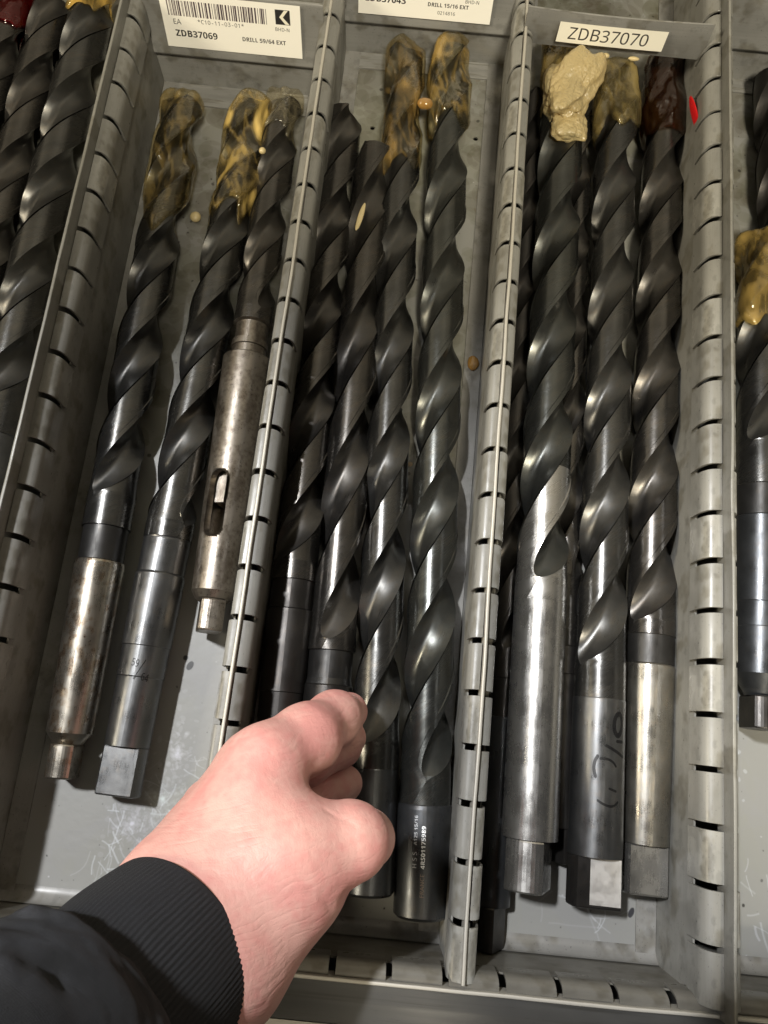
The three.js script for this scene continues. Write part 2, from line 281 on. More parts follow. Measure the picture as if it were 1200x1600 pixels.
for (const [x, n] of [[-0.305, 'left'], [0.305, 'right']]) tag(part('drawer_side', new THREE.BoxGeometry(0.006, 0.075, 0.82).translate(x, 0.036, -0.31), M.plate), `grey outer side wall of the drawer, ${n} of the two`, null, null, 'structure').name = numbered('drawer_side');

// ---------------------------------------------------------------- cross plates with their paper labels
function bentSheet(w, prof, th, bow = 0) {     // prof: [[y, z], ...] bottom to top, extruded along x (mm)
  const n = prof.length - 1, nx = 16;
  const face = (o) => grid(nx, n, (i, j) => { const x = (i / nx - 0.5) * w, b = bow * (1 - (2 * i / nx - 1) ** 2) * (j / n); return [x, prof[j][0] - (o ? 0 : 0), prof[j][1] + o + b, x / 90, (prof[j][0] - prof[j][1]) / 90]; });
  const f = flip(face(0)), b = face(-th);
  const top = grid(nx, 1, (i, j) => { const x = (i / nx - 0.5) * w, bb = bow * (1 - (2 * i / nx - 1) ** 2); return [x, prof[n][0] + (0.001), prof[n][1] - j * th + bb, x / 90, j * 0.02]; });
  return mergeGeometries([f, b, top]);
}
function crossPlate(label, x, z, w, prof, foot, bow, rot = 0) {
  const g = thing('cross_plate', label, 'divider plate', 'cross plates between the partitions'); g.position.set(x * MM, 0, z * MM); g.rotation.y = rot;
  part('plate', bentSheet(w, prof, 1, bow), M.plate, g);
  if (foot) part('foot_flange', box(w, 0.8, foot, 0, 0.45, foot / 2), M.plate, g);
  return g;
}
const profile = [[0.8, 0], [6, -0.1], [11, -0.2], [20, -0.3], [21, -0.3], [22.4, 1.6], [24, 1.9], [36, -0.9], [56, -4.6], [57, -4.8], [57.4, -5.3]];
crossPlate('grey cross plate holding the barcode label of the left compartment', -108.6, -359.7, 100, profile, 15, 0);
crossPlate('grey cross plate holding the cut-off label of the middle compartment', -2.3, -396.5, 100, [...profile.slice(0, 8), [64, -6], [65, -6.2], [65.4, -6.7]], 12, 0, 0.01);
{
  const p3 = []; for (let i = 0; i <= 10; i++) p3.push([41 + i * 2.1, Math.sin(i / 10 * 3.1) * 0.8 - i * 0.1]);
  crossPlate('bowed grey card plate hanging above the wax-dipped tips at the right', 99.5, -371.5, 99, p3, 0, 1.6);
}
crossPlate('grey cross plate behind the tips in the compartment at the right edge', 207, -404, 98, profile.map(([y, z]) => [y, z]), 10, 0);

function barcode(c, x, y, w, h) { let p = x; while (p < x + w) { const b = (1 + Math.floor(rnd() * 3)) * w / 190; c.fillRect(p, y, b, h); p += b + (1 + Math.floor(rnd() * 3)) * w / 190; } }
function paperLabel(name, label, w, h, tw, th, draw, pos, tilt, turn = 0, bend = 0) {
  const t = canvasTex(tw, th, draw);
  const g = grid(16, 2, (i, j) => { const a = i / 16 - 0.5; return [a * w, (j / 2 - 0.5) * h, bend * (1 - 4 * a * a), i / 16, j / 2]; });
  const m = part(numbered(name), flip(g), new THREE.MeshPhysicalMaterial({ map: t, roughness: 0.55, bumpMap: T.peel, bumpScale: 0.00002 }));
  m.position.set(...pos.map((v) => v * MM)); m.rotation.set(tilt, turn, 0, 'YXZ');
  return tag(m, label, 'label', 'paper labels on the cross plates');
}
const BH = 'BHD-N';
function logo(c, x, y, s) {
  c.fillStyle = '#2c2a2a'; c.fillRect(x, y, s, s); c.fillStyle = '#f4efdc';
  c.beginPath(); c.moveTo(x + s * 0.62, y + s * 0.03); c.lineTo(x + s * 0.88, y + s * 0.03); c.lineTo(x + s * 0.52, y + s * 0.5); c.lineTo(x + s * 0.95, y + s * 0.97); c.lineTo(x + s * 0.66, y + s * 0.97); c.lineTo(x + s * 0.27, y + s * 0.5); c.fill();
}
paperLabel('paper_label', 'white barcode label reading ZDB37069 on the left cross plate', 76, 29, 1140, 440, (c, w, h) => {
  c.fillStyle = '#fbf8ee'; c.fillRect(0, 0, w, h); c.fillStyle = '#4a3c44'; barcode(c, 55, 50, 820, 125);
  logo(c, 935, 45, 120);
  c.fillStyle = '#3a3838'; c.font = '60px sans-serif'; c.fillText('EA', 80, 245); c.font = '46px monospace'; c.fillText('*C10-11-03-01*', 285, 225);
  c.font = '40px sans-serif'; c.fillText(BH, 925, 220); c.font = 'bold 76px sans-serif'; c.fillStyle = '#1c1a1c'; c.fillText('ZDB37069', 85, 345, 430);
  c.font = 'bold 48px sans-serif'; c.fillStyle = '#333'; c.fillText('DRILL 59/64 EXT', 640, 335, 380);
}, [-108.8, 42.6, -360.8], -0.18);
paperLabel('paper_label', 'white label cut off by the top of the picture, reading ZDB37043', 76, 29, 1140, 440, (c, w, h) => {
  c.fillStyle = '#fbf8ee'; c.fillRect(0, 0, w, h); c.fillStyle = '#4a3c44'; barcode(c, 55, 40, 820, 100);
  logo(c, 935, 40, 110);
  c.fillStyle = '#1c1a1c'; c.font = 'bold 76px sans-serif'; c.fillText('ZDB37043', 55, 330, 400);
  c.fillStyle = '#333'; c.font = 'bold 46px sans-serif'; c.fillText('DRILL 15/16 EXT', 590, 330, 400); c.font = '40px sans-serif'; c.fillText(BH, 905, 280, 130); c.fillText('0214816', 680, 392);
}, [-5, 43.2, -397.4], -0.18, 0.01);
paperLabel('paper_label', 'narrow cream label reading ZDB37070 on the bowed plate', 58, 11.5, 1160, 230, (c, w, h) => {
  c.fillStyle = '#faf6e6'; c.fillRect(0, 0, w, h); c.fillStyle = '#2a2826'; c.font = '190px sans-serif'; c.fillText('ZDB37070', 110, 185, 960);
}, [97, 52, -369.2], -0.08, 0, 0.4);

// ---------------------------------------------------------------- drills
function flute(R, web, half) { const c = (1 - web * web) / (2 * Math.cos(half) - 2 * web) * R; return { c, q: c - web * R }; }
function drillProfile(d) {
  const { c, q } = flute(d.R, d.web ?? 0.52, (d.half ?? 50) * Math.PI / 180);
  const full = Math.acos(clamp((d.R * d.R + c * c - q * q) / (2 * d.R * c), -1, 1)), Lr = d.out ?? 25;
  const half = (s) => { const t = clamp((d.run + Lr - s) / Lr); return full * Math.sqrt(Math.max(0, 1 - t ** 2.2)); };      // a rounded scoop ends each flute
  const cc = (s) => { const h = half(s); if (h >= full - 1e-6) return c; const k = d.R * Math.cos(h); return k + Math.sqrt(Math.max(0, k * k - d.R * d.R + q * q)); };
  const warp = (psi, s) => { const h = half(s); if (!h) return psi; const u = psi / h, m = -0.32; return h * (u < m ? (u - m) / (1 + m) : (u - m) / (1 - m)); };
  const rf = (psi0, s) => { if (Math.abs(psi0) > half(s)) return d.R; const psi = warp(psi0, s), C = cc(s), t = q * q - (C * Math.sin(psi)) ** 2; return t < 0 ? d.R : Math.min(d.R, C * Math.cos(psi) - Math.sqrt(t)); };
  const theta = (s) => (d.phase ?? 0) * Math.PI / 180 + 2 * Math.PI * (s - d.run) / d.P;
  return { half, rf, theta, full };
}
function flutedBody(d, from, to) {
  const pr = drillProfile(d), cone = d.R * 0.62, ss = [];
  for (let s = from; s < to - cone; s += s < d.run - 1 ? 2 : s < d.run + 3 ? 0.25 : s < d.run + 30 ? 0.8 : 1.8) ss.push(s);
  for (let k = 0; k <= 6; k++) ss.push(to - cone + cone * k / 6);
  const shrink = (s) => s > to - cone ? Math.max(0.06, 1 - (s - to + cone) / cone) : 1, flutes = [], lands = [];
  for (const base of [0, Math.PI]) {
    const FN = 18;
    flutes.push(outward2(grid(ss.length - 1, FN, (i, j) => {
      const s = ss[i], h = pr.half(s), psi = (2 * j / FN - 1) * h, r = (h ? pr.rf(psi, s) : d.R) * shrink(s), th = psi + base + pr.theta(s);
      return [r * Math.sin(th), r * Math.cos(th), -s, psi * d.R / 40, s / 40];
    }), d, pr));
    const strip = (n, at) => outward(grid(ss.length - 1, n, (i, j) => {
      const s = ss[i], h = pr.half(s), fade = sstep(0.2, 0.9, h / pr.full), [t, r0] = at(j / n, h, Math.PI - 2 * h, 0.19 * fade, d.R * (1 - 0.04 * fade), fade), r = r0 * shrink(s), th = t + base + pr.theta(s);
      return [r * Math.sin(th), r * Math.cos(th), -s, (t - pr.theta(s)) * d.R / 40, s / 40];
    }));
    lands.push(mergeGeometries([
      strip(1, (k, h, sp, mw, rc, f) => [h + 0.05 * f * k, lerp(d.R - (d.R - rc) * 2.2, rc, k)]),
      strip(12, (k, h, sp, mw, rc, f) => [lerp(h + 0.05 * f, h + sp - mw - 0.03 * f, k), rc]),
      strip(1, (k, h, sp, mw, rc, f) => [h + sp - mw - 0.03 * f * (1 - k), lerp(rc, d.R, k)]),
      strip(4, (k, h, sp, mw) => [h + sp - mw * (1 - k), d.R])]));
  }
  return { flutes, lands };
}
function splitZ(g, z) { const p = g.attributes.position, A = [], B = [], a = g.index.array; for (let i = 0; i < a.length; i += 3) ((p.getZ(a[i]) > z) ? A : B).push(a[i], a[i + 1], a[i + 2]); return [A, B].map((x) => { const q = g.clone(); q.setIndex(x); return q; }); }
function outward2(g) { return outward(g); }
function lathe(pts, n = 56) {                  // [[s, r], ...] along -z
  const q = []; pts.forEach(([s, r], k) => { q.push([s, r]); });
  const geos = [];
  for (let k = 0; k + 1 < q.length; k++) {
    const [s0, r0] = q[k], [s1, r1] = q[k + 1], ns = Math.max(1, Math.ceil(Math.abs(s1 - s0) / 12));
    geos.push(outwardAxis(grid(ns, n, (i, j) => { const t = i / ns, a = j / n * Math.PI * 2, r = lerp(r0, r1, t), s = lerp(s0, s1, t); return [r * Math.sin(a), r * Math.cos(a), -s, a * Math.max(r0, r1) / 40, s / 40]; }), s0 < s1 ? 1 : -1, r0, r1));
  }
  return mergeGeometries(geos);
}
function outwardAxis(g, dir, r0, r1) {
  const n = g.attributes.normal, p = g.attributes.position; let s = 0, z = 0;
  for (let i = 0; i < p.count; i++) { s += p.getX(i) * n.getX(i) + p.getY(i) * n.getY(i); z += n.getZ(i); }
  if (Math.abs(r1 - r0) > 1e-6 && Math.abs(z) > Math.abs(s) * 50) return g;    // a flat step
  return s < 0 ? flip(g) : g;
}
function tangGeometry(r, th, s0, s1, rot) {    // cylinder with two flats
  const a0 = Math.asin(clamp(th / 2 / r)), pts = [];
  for (let k = 0; k <= 10; k++) { const a = -a0 + 2 * a0 * k / 10; pts.push([r * Math.cos(a), r * Math.sin(a)]); }
  for (let k = 0; k <= 10; k++) { const a = Math.PI - a0 + 2 * a0 * k / 10; pts.push([r * Math.cos(a), r * Math.sin(a)]); }
  const sh = new THREE.Shape(pts.map(([x, y]) => new THREE.Vector2(x, y)));
  const g = new THREE.ExtrudeGeometry(sh, { depth: s1 - s0 - 0.8, bevelEnabled: true, bevelThickness: 0.8, bevelSize: 0.8, bevelOffset: -0.8, bevelSegments: 2, curveSegments: 4 });
  g.translate(0, 0, -(s1 - s0) + 0.8 - 0).rotateZ(rot).translate(0, 0, -s0);
  const uv = g.attributes.uv; for (let i = 0; i < uv.count; i++) uv.setXY(i, uv.getX(i) / 40, uv.getY(i) / 40);
  return g.scale(MM, MM, MM);
}
function waxCoat(d, from, to, o = {}) {
  const pr = drillProfile(d), NS = 64, NT = 72, sd = o.seed ?? 1, fill = o.fill ?? 0.35, t0 = o.t ?? 1.0, g = (() => {
    const col = [];
    const geo = grid(NS, NT, (i, j) => {
      const a = j / NT * Math.PI * 2, ca = Math.cos(a), sa = Math.sin(a), edge = from + (o.rag ?? 9) * fbm(ca * 1.2 + sd, sa * 1.2, 3.1, 2) * 1.8, v = i / NS, s = lerp(edge, to, v);
      const th = a, psiRaw = th - pr.theta(Math.min(s, d.L)); let psi = Math.atan2(Math.sin(psiRaw), Math.cos(psiRaw)); if (psi > Math.PI / 2) psi -= Math.PI; if (psi < -Math.PI / 2) psi += Math.PI;
      const base = pr.rf(psi, Math.max(s, d.run + 40)), n = fbm(ca * 1.3 + sd * 3, sa * 1.3, s * 0.05, 3), n2 = fbm(ca * 4 + sd, sa * 4, s * 0.22, 3), deep = 1 - base / d.R;
      const endr = v > 0.9 ? Math.sqrt(Math.max(0.001, 1 - ((v - 0.9) / 0.1) ** 2)) : 1;
      const r = (lerp(base, d.R, clamp(fill + n * 0.6)) + (t0 * (1 + 1.1 * n) + 0.3 * n2) * sstep(0, 0.04, v) + 0.12) * endr;
      const ridge = 1 - Math.abs(fbm(ca * 1.7 + sd * 2, sa * 1.7 + 4, s * 0.06 + th * 0.6, 3) * 2.6), thick = clamp(Math.max((o.vein ?? 0.5) * sstep(0.62, 0.97, ridge), sstep(0.04, 0.5, n + deep * 0.3 + (o.bias ?? 0)))), al = clamp(lerp(o.a0 ?? 0.1, o.a1 ?? 0.8, thick) + 0.12 * n2);
      const C0 = o.c0 ?? [0.34, 0.27, 0.13], C1 = o.c1 ?? [0.64, 0.52, 0.26];
      col.push(lerp(C0[0], C1[0], thick), lerp(C0[1], C1[1], thick), lerp(C0[2], C1[2], thick), al);
      return [r * Math.sin(th), r * Math.cos(th), -s, a, s / 20];
    });
    geo.setAttribute('color', new THREE.Float32BufferAttribute(col, 4));
    return outward(geo);
  })();
  return g;
}
const waxMat = new THREE.MeshPhysicalMaterial({ vertexColors: true, transparent: true, roughness: 0.3, bumpMap: tex(T.peel, 0.2, 0.2), bumpScale: 0.0002 });
const filmMat = (c) => new THREE.MeshPhysicalMaterial({ color: new THREE.Color().setRGB(...c), transmission: 1, thickness: 0, roughness: 0.1, ior: 1.5, bumpMap: tex(T.peel, 0.12, 0.12), bumpScale: 0.00025 });
function curvedPatch(R, s0, s1, a0, a1, along, w = 24) {   // a thin print on a round shank: along -> text runs toward the tip
  const g = grid(8, w, (i, j) => { const s = lerp(s0, s1, i / 8), a = lerp(a0, a1, j / w); return [R * Math.sin(a), R * Math.cos(a), -s, along ? i / 8 : j / w, along ? 1 - j / w : i / 8]; });
  return outward(g);
}
function print(text, w, h, R, s0, s1, a0, a1, parent, draw, along = true) {
  const t = canvasTex(w, h, draw); const m = part('print', curvedPatch(R + 0.05, s0, s1, a0, a1, along), new THREE.MeshStandardMaterial({ map: t, transparent: true, roughness: 0.45, metalness: 0.2 }), parent);
  m.castShadow = false; return m;
}
function makeDrill(d) {
  const g = thing('drill_bit', d.label, 'drill bit', 'drill bits lying in the drawer'), E = V(...d.E), Tp = V(...d.T), dir = Tp.clone().sub(E).normalize();
  g.position.copy(E).multiplyScalar(MM); g.quaternion.setFromUnitVectors(V(0, 0, -1), dir);
  d.L = E.distanceTo(Tp);
  const fb = flutedBody(d, d.body, d.L - (d.wax ? 1.5 : 0)), mat = d.mat ?? 'black';
  for (const f of fb.flutes) part('flute', f, M[mat], g);
  for (const f of fb.lands) {
    if (d.bright) { const a = splitZ(f, -d.bright * MM); part('land', a[0], M.clean, g, 'bright ground land near the shank'); part('land', a[1], M[mat + 'Land'], g); } else part('land', f, M[mat + 'Land'] ?? M[mat], g);
  }
  for (const [name, pts, mat, label] of d.segs) part(name, lathe(pts), M[mat], g, label);
  if (d.tang) { const [r, th, s0, s1, rot, mat, nm] = d.tang; part(nm ?? 'tang', tangGeometry(r, th, s0, s1, rot * Math.PI / 180), M[mat], g); }
  if (d.wax) { const w = waxCoat(d, d.wax, d.L + 1.5, d.wo); part('wax_coating', w, waxMat, g, d.waxLabel); const f = waxCoat(d, d.wax - 1, d.L + 1.9, { ...d.wo, t: (d.wo.t ?? 1) + 0.25 }); f.deleteAttribute('color'); part('wax_film', f, filmMat(d.wo.film ?? [0.95, 0.88, 0.68]), g); }
  return g;
}
// segs run from the end (s = 0) to the fluted body
const D = {};
D.a = makeDrill({ label: 'taper shank drill with stained bright shank and amber tip beside the left partition', E: [-131.3, 12, 33.7], T: [-138.6, 12, -340.9], R: 11.5, P: 118, run: 130, phase: -22, body: 114.4, mat: 'black',
  segs: [['body_collar', [[114.4, 11.5], [114.1, 10.7], [98, 10.6]], 'neck'], ['shank', [[97.9, 10.6], [97.4, 11.5], [96.4, 11.7], [18.8, 10.2], [14, 6.6], [13.6, 5.4]], 'steel', 'bright steel shank with brown stains']],
  tang: [8.8, 10.6, 0, 14, 90, 'steel'], wax: 282, wo: { seed: 2, fill: 0.1, t: 0.8, bias: -0.18, a0: 0.0, a1: 0.6, c1: [0.52, 0.43, 0.24] } });
D.b = makeDrill({ label: 'grey taper shank drill stamped 59/64 with yellow wax on its tip', E: [-105.3, 12, 38.6], T: [-98.4, 12, -341.7], R: 11.6, P: 117, run: 124, phase: 56, body: 116.7, mat: 'black',
  segs: [['neck', [[116.7, 11.6], [116.5, 11.2], [116, 11.1], [115.4, 11.2], [99.6, 11.1]], 'shank'], ['shank', [[99.5, 11.1], [98.9, 11.6], [98.4, 11.8], [65.2, 11.3], [64.8, 10.9], [51.2, 10.85], [50.7, 10.5], [20.4, 10.1]], 'shank']],
  tang: [10.0, 12.6, 0, 20.4, 4, 'shank'], wax: 300, wo: { seed: 5, fill: 0.35, t: 1.3, bias: 0.02, a0: 0.0, a1: 0.92, vein: 0.4, c1: [0.78, 0.65, 0.34], rag: 12 } });
D.c = makeDrill({ label: 'drill bit held in a rusty slotted taper sleeve', E: [-76.0, 15, -36.6], T: [-79.6, 15, -344.4], R: 10, P: 100, run: 166, phase: 30, body: 159.3, mat: 'brown',
  segs: [['neck', [[159.3, 10], [158.6, 8.4], [149.5, 8.2], [149, 9.3], [145.6, 9.4], [145.2, 8.8], [138, 8.8]], 'rusty']],
  wax: 281, wo: { seed: 8, fill: 0.3, t: 0.7, bias: -0.02, a0: 0.05, a1: 0.42, c0: [0.3, 0.27, 0.2], c1: [0.38, 0.35, 0.26], film: [0.93, 0.9, 0.8] } });
D.e = makeDrill({ label: 'dark drill bit half hidden along the right of the second partition', E: [-38.0, 11.5, 15.9], T: [-45.6, 11.5, -343.6], R: 11.0, P: 114, run: 88, phase: -50, body: 80, mat: 'brown',
  segs: [['neck', [[80, 11.0], [79.6, 10.4], [66.2, 10.4]], 'dark'], ['shank', [[66.1, 10.4], [65.6, 11.2], [28, 10.8], [27.6, 10.4], [14, 9.8]], 'dark']], tang: [9.6, 8, 0, 14, 20, 'dark'] });
D.f = makeDrill({ label: 'dark drill bit without wax, second in the middle compartment, above the index finger', E: [-15.6, 12, 54.1], T: [-25.6, 12, -320.0], R: 11.3, P: 152, run: 91.7, phase: -10, body: 87, mat: 'brown', half: 49,
  segs: [['neck', [[87, 11.3], [86.6, 10.4], [74.2, 10.3], [71.4, 10.9]], 'neck'], ['shank', [[71.3, 10.9], [70.8, 11.3], [17, 10.4]], 'dark']], tang: [10.2, 8, 0, 17, 10, 'dark'] });
D.g = makeDrill({ label: 'straight shank drill with clear amber wax on its tip, touched by the fingertips', E: [10.0, 12, 69.1], T: [-14.4, 12, -393.0], R: 10.9, P: 125, run: 63, phase: -26, body: 52, mat: 'black',
  segs: [['shank', [[52, 10.9], [51.6, 10.8], [1.2, 10.8], [0, 9.8], [0, 0.1]], 'blue']], wax: 373, wo: { seed: 11, fill: 0.3, t: 0.8, bias: -0.03, a0: 0.0, a1: 0.55, c0: [0.30, 0.22, 0.11], c1: [0.46, 0.34, 0.17] } });
D.h = makeDrill({ label: 'straight shank drill printed with a white serial number, tip dipped in amber wax', E: [33.1, 12.5, 75.8], T: [12.7, 12.5, -394.9], R: 11.6, P: 125, run: 57.6, phase: 2, body: 46, mat: 'green', half: 49,
  segs: [['shank', [[46, 11.6], [45.6, 11.9], [44, 12], [1.4, 12], [0, 10.6], [0, 0.1]], 'blue']], wax: 411, wo: { seed: 14, fill: 0.35, t: 1.1, bias: -0.05, a0: 0.0, a1: 0.7, c1: [0.54, 0.41, 0.19], rag: 7 } });
print('serial', 1024, 200, 12, 9, 50, -0.52, 0.06, D.h, (c) => {
  c.fillStyle = 'rgba(205,208,212,0.75)'; c.font = '74px sans-serif'; c.fillText('H S S', 290, 78, 170); c.font = 'bold 58px sans-serif'; c.fillText('A125 15/16', 520, 76, 330);
  c.fillStyle = 'rgba(170,150,135,0.7)'; c.font = '66px sans-serif'; c.fillText('FRANCE', 10, 178, 240); c.fillStyle = 'rgba(240,242,244,1)'; c.font = 'bold 70px sans-serif'; c.fillText('4RS01175989', 290, 180, 430);
});
D.i = makeDrill({ label: 'thin dark drill bit lying lowest against the right of the third partition', E: [64.6, 8, 86.5], T: [63.4, 8, -373.2], R: 8.0, P: 96, run: 128.5, phase: -10, body: 115, mat: 'dark',
  segs: [['neck', [[115, 8.0], [114.6, 7.7], [97.4, 7.7]], 'dark'], ['shank', [[97.3, 7.7], [97, 8.0], [17.3, 7.6]], 'blue']], tang: [7.5, 7.4, 0, 17.3, -58, 'dark'] });
D.j = makeDrill({ label: 'largest bright shank drill with a pale wax lump on its tip, below the ZDB37070 label', E: [76.4, 23.3, 58.6], T: [79.1, 21.0, -401.6], R: 12.1, P: 123, run: 132, phase: -14, body: 122, mat: 'green', half: 49, bright: 186,
  segs: [['shank', [[122, 12.1], [121.6, 12.1], [19.8, 12.0]], 'clean']], tang: [12.0, 16, 0, 19.7, -66, 'clean'], wax: 401, wo: { seed: 21, fill: 0.4, t: 1.2, bias: 0.12, a0: 0.3, a1: 0.85, c1: [0.52, 0.44, 0.24], rag: 5 } });
D.m = makeDrill({ label: 'dark drill bit buried between the bright shank drill and the ink-marked drill', E: [92.6, 7.5, 48.7], T: [92.4, 7.5, -375.1], R: 7.5, P: 96, run: 128.4, phase: 30, body: 95, mat: 'brown',
  segs: [['neck', [[95, 7.5], [94.6, 7.1], [82, 7.1]], 'dark'], ['shank', [[81.9, 7.1], [81.5, 7.5], [14, 7.2]], 'dark']], tang: [7, 5, 0, 14, 60, 'dark'] });
D.k = makeDrill({ label: 'drill bit with ink-marked worn shank and bright flat tang', E: [105.5, 20, 63.0], T: [111.0, 18, -381.4], R: 11.6, P: 120, run: 100.8, phase: -60, body: 85.6, mat: 'black',
  segs: [['shank', [[85.6, 11.6], [85.2, 11.75], [19.5, 11.7]], 'shank']], tang: [11.6, 13.4, 0, 19.5, -3, 'dark'], wax: 404, wo: { seed: 25, fill: 0.45, t: 1.3, bias: 0.0, a0: 0.3, a1: 0.7, c0: [0.20, 0.18, 0.12], c1: [0.38, 0.33, 0.19], rag: 8 } });
part('tang_flat', box(18.4, 0.3, 18.4, 0.35, 6.75, -10), M.ground, D.k, 'bright ground flat on top of the tang');
print('ink', 300, 600, 11.75, 38, 83, -0.6, 0.95, D.k, (c) => {
  c.strokeStyle = 'rgba(16,16,18,0.72)'; c.lineCap = 'round'; c.lineWidth = 30;
  c.beginPath(); c.ellipse(215, 110, 38, 62, 0.1, 0, 7); c.stroke(); c.lineWidth = 18; c.beginPath(); c.moveTo(205, 205); c.lineTo(262, 205); c.stroke();
  c.beginPath(); c.moveTo(120, 235); c.lineTo(275, 288); c.stroke(); c.lineWidth = 22; c.beginPath(); c.moveTo(60, 300); c.quadraticCurveTo(20, 350, 50, 410); c.stroke(); c.lineWidth = 14; c.beginPath(); c.moveTo(80, 310); c.quadraticCurveTo(160, 300, 200, 345); c.stroke();
  c.beginPath(); c.moveTo(150, 470); c.lineTo(205, 482); c.stroke(); c.beginPath(); c.moveTo(70, 540); c.quadraticCurveTo(170, 590, 225, 540); c.stroke();
}, false);
D.l = makeDrill({ label: 'drill bit with golden steel shank and dark brown wax tip beside the right partition', E: [129.1, 13, 57.2], T: [141.3, 13, -403.6], R: 12.0, P: 116, run: 117.6, phase: -52, body: 111.7, mat: 'brown',
  segs: [['neck', [[111.7, 12.0], [111.3, 11.6], [98.2, 11.5]], 'neck'], ['shank', [[98.1, 11.5], [97.4, 12.0], [19.8, 10.6]], 'gold', 'bright steel shank with a golden tint']], tang: [10.5, 12.8, 0, 19.8, -3, 'clean'],
  wax: 400, wo: { seed: 31, fill: 0.62, t: 1.0, bias: 0.2, a0: 0.5, a1: 0.9, c0: [0.055, 0.030, 0.018], c1: [0.028, 0.015, 0.010], rag: 5, film: [0.60, 0.42, 0.26] } });
D.n = makeDrill({ label: 'drill bit with an amber wax tip cut off by the right edge of the picture', E: [183.1, 13, -17.2], T: [194.6, 13, -283.8], R: 12.4, P: 122, run: 139.5, phase: -40, body: 117, mat: 'black',
  segs: [['neck', [[117, 12.4], [116.6, 12], [101, 12]], 'neck'], ['shank', [[100.9, 12], [100.4, 12.4], [58, 12.1], [57.6, 11.8], [46, 11.7], [45.6, 12.0], [24, 11.6], [17, 8], [14, 6.4]], 'blue']], tang: [9.6, 11.6, 0, 14.2, 90, 'dark'],
  wax: 208, wo: { seed: 36, fill: 0.3, t: 1.3, bias: 0.05, a0: 0.3, a1: 0.95, c1: [0.50, 0.40, 0.2], rag: 12 } });
D.o = makeDrill({ label: 'dark drill bit at the right edge, above the amber wax tip', E: [205, 11.5, -176.4], T: [206, 11.5, -401.5], R: 11, P: 112, run: 40, phase: 10, body: 20, mat: 'dark', segs: [['shank', [[20, 11], [19.6, 10.6], [0, 10.6], [0, 0.1]], 'dark']] });
D.d1 = makeDrill({ label: 'large drill bit against the outer side of the left partition', E: [-196.0, 14, -63.1], T: [-202.2, 14, -406.1], R: 12.6, P: 112, run: 73, phase: -30, body: 58, mat: 'black', segs: [['shank', [[58, 12.6], [57.6, 11.8], [0, 11.4], [0, 0.1]], 'shank']], wax: 327, wo: { seed: 41, fill: 0.3, t: 1.1, bias: 0.1, a0: 0.3, a1: 0.95, c1: [0.52, 0.38, 0.14] } });
D.d2 = makeDrill({ label: 'dark drill bit second from the left partition, at the left edge', E: [-221.6, 12, -113.2], T: [-226.7, 12, -405.3], R: 11.2, P: 112, run: 49, phase: 20, body: 22, mat: 'brown', segs: [['shank', [[22, 11.2], [21.6, 10.6], [0, 10.4], [0, 0.1]], 'dark']] });
D.d3 = makeDrill({ label: 'dark drill bit with a red wax tip in the upper left corner', E: [-243.0, 12, -146.8], T: [-249.6, 12, -400.3], R: 11, P: 112, run: 37, phase: 60, body: 24, mat: 'brown', segs: [['shank', [[24, 11], [23.6, 10.5], [0, 10.4], [0, 0.1]], 'dark']], wax: 226, wo: { seed: 44, fill: 0.5, t: 1.0, bias: 0.3, a0: 0.7, a1: 0.95, c0: [0.16, 0.01, 0.01], c1: [0.10, 0.012, 0.01], film: [0.6, 0.1, 0.08] } });
print('stamp', 360, 240, 10.9, 48.6, 60.6, -0.35, 0.75, D.b, (c) => {
  c.fillStyle = 'rgba(14,14,14,0.85)'; c.font = 'bold 92px monospace'; c.save(); c.translate(40, 100); c.rotate(0.12); c.fillText('59', 0, 0); c.restore(); c.save(); c.translate(200, 220); c.rotate(0.12); c.fillText('64', 0, 0); c.restore();
  c.strokeStyle = 'rgba(14,14,14,0.85)'; c.lineWidth = 11; c.beginPath(); c.moveTo(230, 40); c.lineTo(110, 220); c.stroke();
}, false);

